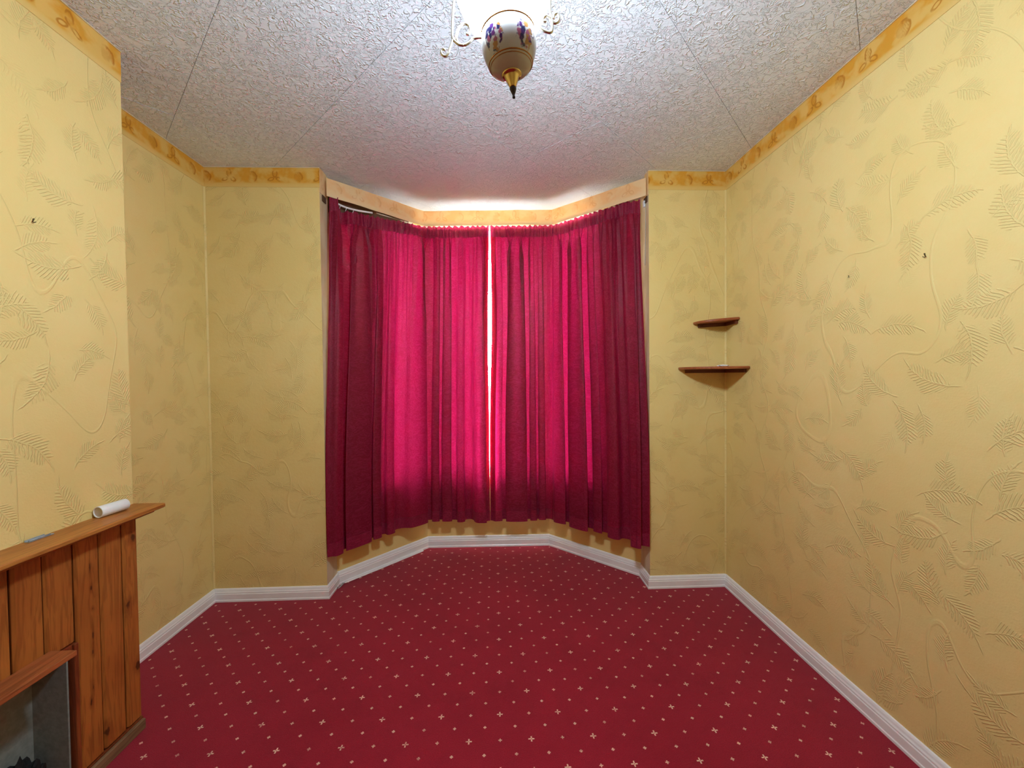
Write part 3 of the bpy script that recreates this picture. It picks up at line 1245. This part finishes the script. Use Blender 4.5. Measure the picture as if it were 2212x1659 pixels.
torus('gilt_band', 0.0525, 0.0795, 0.0016, 'gold', lamp)
torus('gilt_band', 0.0495, 0.0745, 0.0009, 'gold', lamp)
torus('gilt_band', 0.0640, 0.1545, 0.0016, 'gold', lamp)
lathe('brass_collar', [(0.0, 0.0600), (0.0235, 0.0590), (0.0245, 0.0560), (0.0225, 0.0535), (0.0185, 0.0530), (0.0170, 0.0505), (0.0125, 0.0380), (0.0085, 0.0290), (0.0082, 0.0262), (0.0, 0.0260)], 'brass', lamp, 32)
lathe('finial', [(0.0, 0.0262), (0.0078, 0.0262), (0.0082, 0.0225), (0.0060, 0.0165), (0.0034, 0.0100), (0.0027, 0.0065), (0.0034, 0.0045), (0.0037, 0.0028), (0.0028, 0.0008), (0.0, 0.0)], 'darkmetal', lamp, 24)
shade_prof = [(0.060, 0.154), (0.066, 0.158), (0.074, 0.166), (0.086, 0.182), (0.098, 0.203), (0.107, 0.225), (0.115, 0.250), (0.119, 0.268), (0.119, 0.290)]
lathe('glass_shade', shade_prof, 'opal', lamp, 56)
lathe('light_blocking_cap', [(0.1185, 0.288), (0.1230, 0.290), (0.1220, 0.297), (0.110, 0.312), (0.084, 0.344), (0.050, 0.366), (0.020, 0.376), (0.012, 0.400), (0.010, 0.44), (0.0, 0.44)], 'brass', lamp, 48)  # unseen cap, added to hold the lamp's direct light off the ceiling
# stem, chain cup and ceiling rose
lamp.rotation_euler = (0, -0.085, 0)      # the whole fitting hangs a little askew
tube('stem', [(0, 0, 0.43), (0, 0, 0.50), (0, 0, 0.60)], 0.005, 'brass', lamp)
lathe('ceiling_rose', [(0.0, 0.628), (0.052, 0.628), (0.052, 0.620), (0.040, 0.606), (0.018, 0.594), (0.008, 0.588), (0.0, 0.588)], 'brass', lamp, 32)


def rel(pts, sx=-1.0, dy=0.0):
    return [(sx * r + 0.085 * (z - Z0), dy, z - Z0) for r, z in pts]


arm_a = [(0.064, 2.207), (0.080, 2.2095), (0.096, 2.209), (0.106, 2.201), (0.118, 2.195), (0.131, 2.198), (0.1375, 2.212), (0.134, 2.229), (0.127, 2.240), (0.116, 2.245), (0.107, 2.240), (0.104, 2.228), (0.108, 2.220), (0.114, 2.221)]
arm_b = [(0.124, 2.352), (0.136, 2.325), (0.143, 2.2946), (0.1455, 2.268), (0.147, 2.241), (0.147, 2.216), (0.142, 2.206), (0.131, 2.197), (0.120, 2.1945)]
arm_c = [(0.146, 2.210), (0.150, 2.200), (0.154, 2.189), (0.158, 2.178), (0.165, 2.172), (0.172, 2.176), (0.1745, 2.184), (0.170, 2.189), (0.165, 2.186)]
arm = tube('scroll_arm', spline(rel(arm_a), 6), 0.0031, 'silver', lamp)
tube('scroll_rod', spline(rel(arm_b), 6), 0.0031, 'silver', arm)
tube('scroll_curl', spline(rel(arm_c), 6), 0.0029, 'silver', arm)
ra = [(0.060, 2.211), (0.068, 2.203), (0.076, 2.198), (0.086, 2.195), (0.0915, 2.199), (0.0925, 2.216), (0.0910, 2.229), (0.0880, 2.241), (0.0870, 2.262), (0.0905, 2.2946), (0.098, 2.322), (0.108, 2.350)]
rb_ = [(0.0910, 2.226), (0.084, 2.231), (0.077, 2.234), (0.071, 2.229), (0.0715, 2.222), (0.078, 2.221)]
rc = [(0.0910, 2.224), (0.097, 2.216), (0.105, 2.218), (0.109, 2.228), (0.105, 2.237), (0.097, 2.235), (0.096, 2.227)]
arm2 = tube('scroll_arm', spline(rel(ra, 1.0, -0.02), 6), 0.0031, 'silver', lamp)
tube('scroll_curl', spline(rel(rb_, 1.0, -0.02), 6), 0.0029, 'silver', arm2)
tube('scroll_curl', spline(rel(rc, 1.0, -0.02), 6), 0.0029, 'silver', arm2)

# ------------------------------------------------------------------ corner shelves
def corner_shelf(name, label, ax, ay, zc, tilt, group):
    cx, cy = 1.4875, 2.5935
    root = empty(name, (cx, cy, zc))
    tag(root, label, 'shelf', group)
    n = 18
    poly = [(0, 0), (-ax, 0), (-ax, -0.022)]
    for k in range(1, n):
        t = (k / n) * math.pi / 2
        poly.append((-ax * math.cos(t) ** 0.9, -0.022 - (ay - 0.022) * math.sin(t) ** 0.9))
    poly += [(-0.022, -ay), (0, -ay)]
    v = prism('board', [(x, y) for x, y in poly], -0.008, 0.008, 'shelf', root, bev=0.0045)
    b1 = box('batten', (-ax * 0.86, -0.016, -0.030), (-0.001, -0.0005, -0.008), 'shelf_dark', root, 0.001)
    b2 = box('batten', (-0.016, -ay * 0.86, -0.030), (-0.0005, -0.017, -0.008), 'shelf_dark', root, 0.001)
    for o, pos in ((b1, (-ax * 0.75, -0.017, -0.019)), (b2, (-0.017, -ay * 0.70, -0.019))):
        s = lathe('screw_head', [(0.0, 0.0), (0.003, 0.0), (0.003, 0.0012), (0.0, 0.002)], 'hook', o, 10, loc=pos)
        s.rotation_euler = (math.pi / 2, 0, 0) if o is b1 else (0, -math.pi / 2, 0)
    root.rotation_euler = (tilt[0], tilt[1], 0)
    return root


corner_shelf('corner_shelf', 'larger dark wooden corner shelf, the lower of two, holding white scraps', 0.315, 0.256, 1.4245, (0, 0), 'corner shelves')
corner_shelf('corner_shelf', 'smaller dark wooden corner shelf, the upper one, sloping slightly', 0.217, 0.155, 1.7265, (0.0, -0.060), 'corner shelves')

# crumpled white tissue on the lower shelf
def crumple(name, label, cat, loc, sx, sy, sz, mat, seed, sub=3, rough=1.0):
    bm = bmesh.new()
    bmesh.ops.create_icosphere(bm, subdivisions=sub, radius=1.0)
    for q in bm.verts:
        k = 1 + rough * (0.45 * noise.noise(q.co * 2.3 + Vector((seed, 0, 0))) + 0.2 * noise.noise(q.co * 6 + Vector((0, seed, 0))))
        q.co = Vector((q.co.x * sx * k, q.co.y * sy * k, max(0.0, (q.co.z * 0.6 + 0.45) * sz * k)))
    me = bpy.data.meshes.new(name)
    bm.to_mesh(me); bm.free()
    me.materials.append(mats[mat])
    o = bpy.data.objects.new(name, me)
    C.objects.link(o)
    o.location = loc
    if label:
        tag(o, label, cat)
    return o


crumple('crumpled_tissue', 'crumpled white tissue lying on the lower corner shelf', 'tissue', (1.420, 2.505, 1.4327), 0.036, 0.022, 0.011, 'paperwhite', 3.0)

# ------------------------------------------------------------------ fireplace surround on the chimney breast
FX = -1.4755
fire = empty('fireplace_surround', (FX, 1.0, 0))
tag(fire, 'fireplace surround of vertical varnished pine boards with mantel shelf and open hearth', 'fireplace')


def fpart(name, lo, hi, mat, bev=0.0, par=None, inset=0.0):
    par = par or fire
    o = box(name, (lo[0], lo[1], lo[2]), (hi[0], hi[1], hi[2]), mat, None, bev)
    o.parent = par
    base = Vector((FX, 1.0, 0))
    o.matrix_parent_inverse = Matrix.Translation(-base)
    return o


PX0, PX1 = -1.4480, -1.4300
seams = [1.6640, 1.5980, 1.5080, 1.4200, 1.3270, 1.2400, 1.1500, 1.0600, 0.9700, 0.8800, 0.7900, 0.7000, 0.6100, 0.5200, 0.4300, 0.3400, 0.2500, 0.1600, 0.0700, -0.0200, -0.1100, -0.2000, -0.2900]
knots_by = {
    0: ((1.640, 0.775, 0.013, 0.020), (1.612, 0.520, 0.009, 0.016), (1.648, 0.262, 0.010, 0.017)),
    1: ((1.520, 0.110, 0.008, 0.022),),
    2: ((1.470, 0.735, 0.0025, 0.018), (1.473, 0.660, 0.003, 0.010), (1.476, 0.585, 0.004, 0.006), (1.474, 0.490, 0.0025, 0.022), (1.472, 0.435, 0.004, 0.010), (1.470, 0.310, 0.003, 0.014), (1.461, 0.262, 0.004, 0.011)),
}
for k in range(len(seams) - 1):
    y1, y0 = seams[k], seams[k + 1]
    z0 = 0.045 if y0 > 1.41 or y1 < 0.53 else 0.505
    m = 'pine'
    if k in knots_by:
        m = wood_mat('varnished_pine_knots_%d' % k, PINE_L, PINE_D, PINE_N, 2, knots_by[k])
    o = fpart('plank', (PX0, y0 + 0.0022, z0), (PX1 - 0.0012 * (k % 2), y1 - 0.0022, 0.855), m)
    bevel(o, 0.0068, 1)
fpart('backing_panel', (PX0 - 0.010, 1.4200, 0.045), (PX0 - 0.001, 1.6600, 0.854), 'pine_dark')
fpart('backing_panel', (PX0 - 0.010, -0.2880, 0.506), (PX0 - 0.001, 1.4190, 0.854), 'pine_dark')
fpart('batten', (FX, 1.41, 0.10), (PX0 - 0.0105, 1.655, 0.15), 'pine')
fpart('batten', (FX, -0.28, 0.80), (PX0 - 0.0105, 1.655, 0.85), 'pine')
fpart('batten', (FX, 1.41, 0.45), (PX0 - 0.0105, 1.655, 0.50), 'pine')
# mantel: board with a worn front edge, thin moulding below
mv, mf = [], []
cols = 60
for c in range(cols + 1):
    y = -0.30 + (1.702 + 0.30) * c / cols
    w = 0.0025 * noise.noise((y * 9, 2.0, 0)) + 0.0015 * noise.noise((y * 30, 5.0, 0))
    w2 = 0.004 * max(0, noise.noise((y * 7, 8.0, 1)))
    for (x, z) in ((FX, 0.870), (-1.358 + w, 0.870 + w2), (-1.352 + w, 0.874 + w2), (-1.352 + w, 0.884), (-1.355 + w, 0.888), (FX, 0.888)):
        mv.append((x - FX, y - 1.0, z))
for c in range(cols):
    for e in range(6):
        mf.append((c * 6 + e, c * 6 + (e + 1) % 6, c * 6 + 6 + (e + 1) % 6, c * 6 + 6 + e))
mf.append((0, 1, 2, 3, 4, 5)); mf.append(tuple(cols * 6 + e for e in (5, 4, 3, 2, 1, 0)))
fix_normals(obj('mantel_shelf', mv, mf, 'pine_h', fire))
fpart('mantel_moulding', (FX, -0.29, 0.855), (-1.384, 1.690, 0.870), 'pine_h', 0.004)
# hearth shelf over the opening
fpart('hearth_shelf', (PX1 - 0.001, 0.580, 0.512), (-1.3480, 1.338, 0.530), 'hearth_wood', 0.003)
fpart('lintel_batten', (PX0, 0.5205, 0.478), (PX1 - 0.0005, 1.405, 0.504), 'pine_red', 0.002)
# opening: upright bead, return of the boarding, painted firebox
fpart('opening_bead', (FX - 0.02, 1.4050, 0.0), (-1.4240, 1.4195, 0.504), 'pine_red', 0.003)
fpart('opening_lining', (FX - 0.075, 1.3985, 0.0), (FX - 0.02, 1.4045, 0.500), 'firebox')
fpart('firebox_cheek', (-1.552, 1.3925, 0.0), (-1.4400, 1.3980, 0.497), mats['firebox'])
fpart('firebox_back', (-1.560, 0.5210, 0.0), (-1.5525, 1.3980, 0.497), mats['firebox'])
fpart('firebox_top', (-1.552, 0.5270, 0.490), (-1.4485, 1.3920, 0.497), mats['soot'])
fpart('opening_bead', (FX - 0.02, 0.5055, 0.0), (-1.4240, 0.5200, 0.504), 'pine_red', 0.003)
fpart('firebox_cheek', (-1.552, 0.5210, 0.0), (-1.4400, 0.5265, 0.497), mats['firebox'])
fpart('backing_panel', (PX0 - 0.010, -0.2880, 0.045), (PX0 - 0.001, 0.5050, 0.505), 'pine_dark')
fpart('base_strip', (-1.4300, -0.2900, 0.0), (-1.4090, 0.5050, 0.043), 'oak_strip', 0.003)
fpart('base_strip', (-1.4300, 1.4200, 0.0), (-1.4150, 1.6580, 0.040), 'oak_strip', 0.003)
fpart('base_batten', (PX0, 1.4200, 0.0), (-1.4305, 1.6640, 0.043), 'pine_red')

# a black bag stuffed into the hearth
crumple('black_bag', 'crumpled black plastic bag stuffed into the open hearth', 'bag', (-1.497, 1.296, 0.001), 0.036, 0.070, 0.185, 'soot', 11.0, 4, 0.6)

# ------------------------------------------------------------------ things on the mantel
def rolled_tube():
    root = empty('paper_tube', (-1.4505, 1.526, 0.888 + 0.0215))
    tag(root, 'short white cardboard tube lying on the pine mantel shelf', 'tube')
    n, R, Rin, L = 40, 0.0210, 0.0172, 0.098
    v, f = [], []
    prof = [(Rin, 0.006), (Rin, 0.0006), (Rin + 0.0008, 0.0), (R - 0.0008, 0.0), (R, 0.0008), (R, L - 0.0008), (R - 0.0008, L), (Rin, L), (Rin, L - 0.006)]
    for (r, y) in prof:
        for k in range(n):
            a = 2 * math.pi * k / n
            v.append((r * math.cos(a), y, r * math.sin(a)))
    for i in range(len(prof) - 1):
        for k in range(n):
            k2 = (k + 1) % n
            f.append((i * n + k, i * n + k2, (i + 1) * n + k2, (i + 1) * n + k))
    o = fix_normals(obj('sleeve', v, f, 'paperwhite', root, smooth=True))
    for y in (0.003, L - 0.003):
        vv = [(Rin * math.cos(2 * math.pi * k / n), y, Rin * math.sin(2 * math.pi * k / n)) for k in range(n)]
        vv += [(x, yy + (0.002 if y < 0.05 else -0.002), z) for x, yy, z in vv]
        ff = [tuple(range(n)), tuple(range(2 * n - 1, n - 1, -1))] + [(k, (k + 1) % n, n + (k + 1) % n, n + k) for k in range(n)]
        e = fix_normals(obj('end_disc', vv, ff, 'cardgrey', root))
        e['label'] = 'grey card end disc'
    root.rotation_euler = (0, 0, -0.12)
    return root


rolled_tube()

br = empty('metal_bracket', (-1.458, 1.345, 0.8885))
tag(br, 'small flat grey metal bracket left on the pine mantel shelf', 'bracket')
o = box('plate', (-0.0065, -0.036, 0.0), (0.0065, 0.036, 0.002), 'steel', br, 0.0005)
o = box('flange', (-0.0085, -0.036, 0.0), (-0.0065, 0.020, 0.0065), 'steel', br, 0.0005)
tube('barrel', [(0.004, -0.034, 0.004), (0.004, 0.0, 0.004), (0.004, 0.026, 0.004)], 0.0022, 'steel', br)

# ------------------------------------------------------------------ picture hooks and nails in the walls
def wall_hook(label, loc, nx, k, up):
    root = empty('picture_hook', loc)
    tag(root, label, 'hook', 'old hooks and nails left in the walls')
    s = 1 if nx > 0 else -1
    p = [(0.0, 0.000, 0.006), (s * 0.004, -0.002, 0.004), (s * 0.006, -0.006, -0.006 * up), (s * 0.005, -0.008, -0.010 * up), (s * 0.009, -0.005, -0.013 * up), (s * 0.012, 0.001, -0.008)]
    tube('hook_wire', spline([tuple(c * k for c in q) for q in p], 4), 0.0019 * k, 'hook', root, 6)
    lathe('nail_head', [(0.0, 0.0), (0.0035 * k, 0.0), (0.0035 * k, 0.0015), (0.0, 0.002)], 'hook', root, 12, loc=(s * 0.001, 0, 0.006 * k)).rotation_euler = (0, s * math.pi / 2, 0)
    return root


wall_hook('small bent hook in the chimney breast high above the mantel', (-1.4745, 1.372, 1.903), 1, 0.62, 1)
wall_hook('dark bent hook in the plain side wall, the larger and further from the shelves', (1.4885, 1.367, 1.793), -1, 0.66, 1)
wall_hook('tiny bent nail in the plain side wall, nearer the corner shelves', (1.4885, 1.672, 1.793), -1, 0.45, 0.7)

# ------------------------------------------------------------------ damaged edging by the bay
d5 = (Vector(OUT[6]) - Vector(OUT[5])).normalized()
n5 = Vector((d5.y, -d5.x))
a5 = Vector(OUT[5])
es = empty('loose_edging_strip', (a5.x, a5.y, 0))
tag(es, 'splintered white edging strip come loose below the skirting under the sagging curtain', 'edging')
v, f = [], []
cols = 30
for c in range(cols + 1):
    t = c / cols
    s = 0.030 + 0.66 * t
    q = d5 * s + n5 * (0.0225 + 0.016 * (1 - t) ** 2 + 0.002 * noise.noise((t * 9, 0, 0)))
    w = 0.014 * (0.55 + 0.45 * t) + 0.002 * noise.noise((t * 20, 3, 0))
    z = 0.001 + 0.010 * (1 - t) ** 3
    hgt = 0.011 * (0.6 + 0.4 * math.sin(t * 2.2))
    for (oo, zz) in ((0, 0), (w, 0), (w * 0.6, hgt), (0, hgt)):
        pnt = q + n5 * oo
        v.append((pnt.x, pnt.y, z + zz))
for c in range(cols):
    for e in range(4):
        f.append((c * 4 + e, c * 4 + (e + 1) % 4, c * 4 + 4 + (e + 1) % 4, c * 4 + 4 + e))
f.append((0, 1, 2, 3)); f.append(tuple(cols * 4 + e for e in (3, 2, 1, 0)))
fix_normals(obj('strip', v, f, 'white', es))
tube('splinter', [(0.022, -0.055, 0.010), (0.012, -0.075, 0.006), (0.008, -0.095, 0.004)], 0.005, 'white_dirty', es, 6, taper=[1, 0.7, 0.2])
tube('splinter', [(0.045, -0.020, 0.016), (0.036, -0.045, 0.008), (0.028, -0.066, 0.004)], 0.006, 'white_dirty', es, 6, taper=[1, 0.7, 0.2])
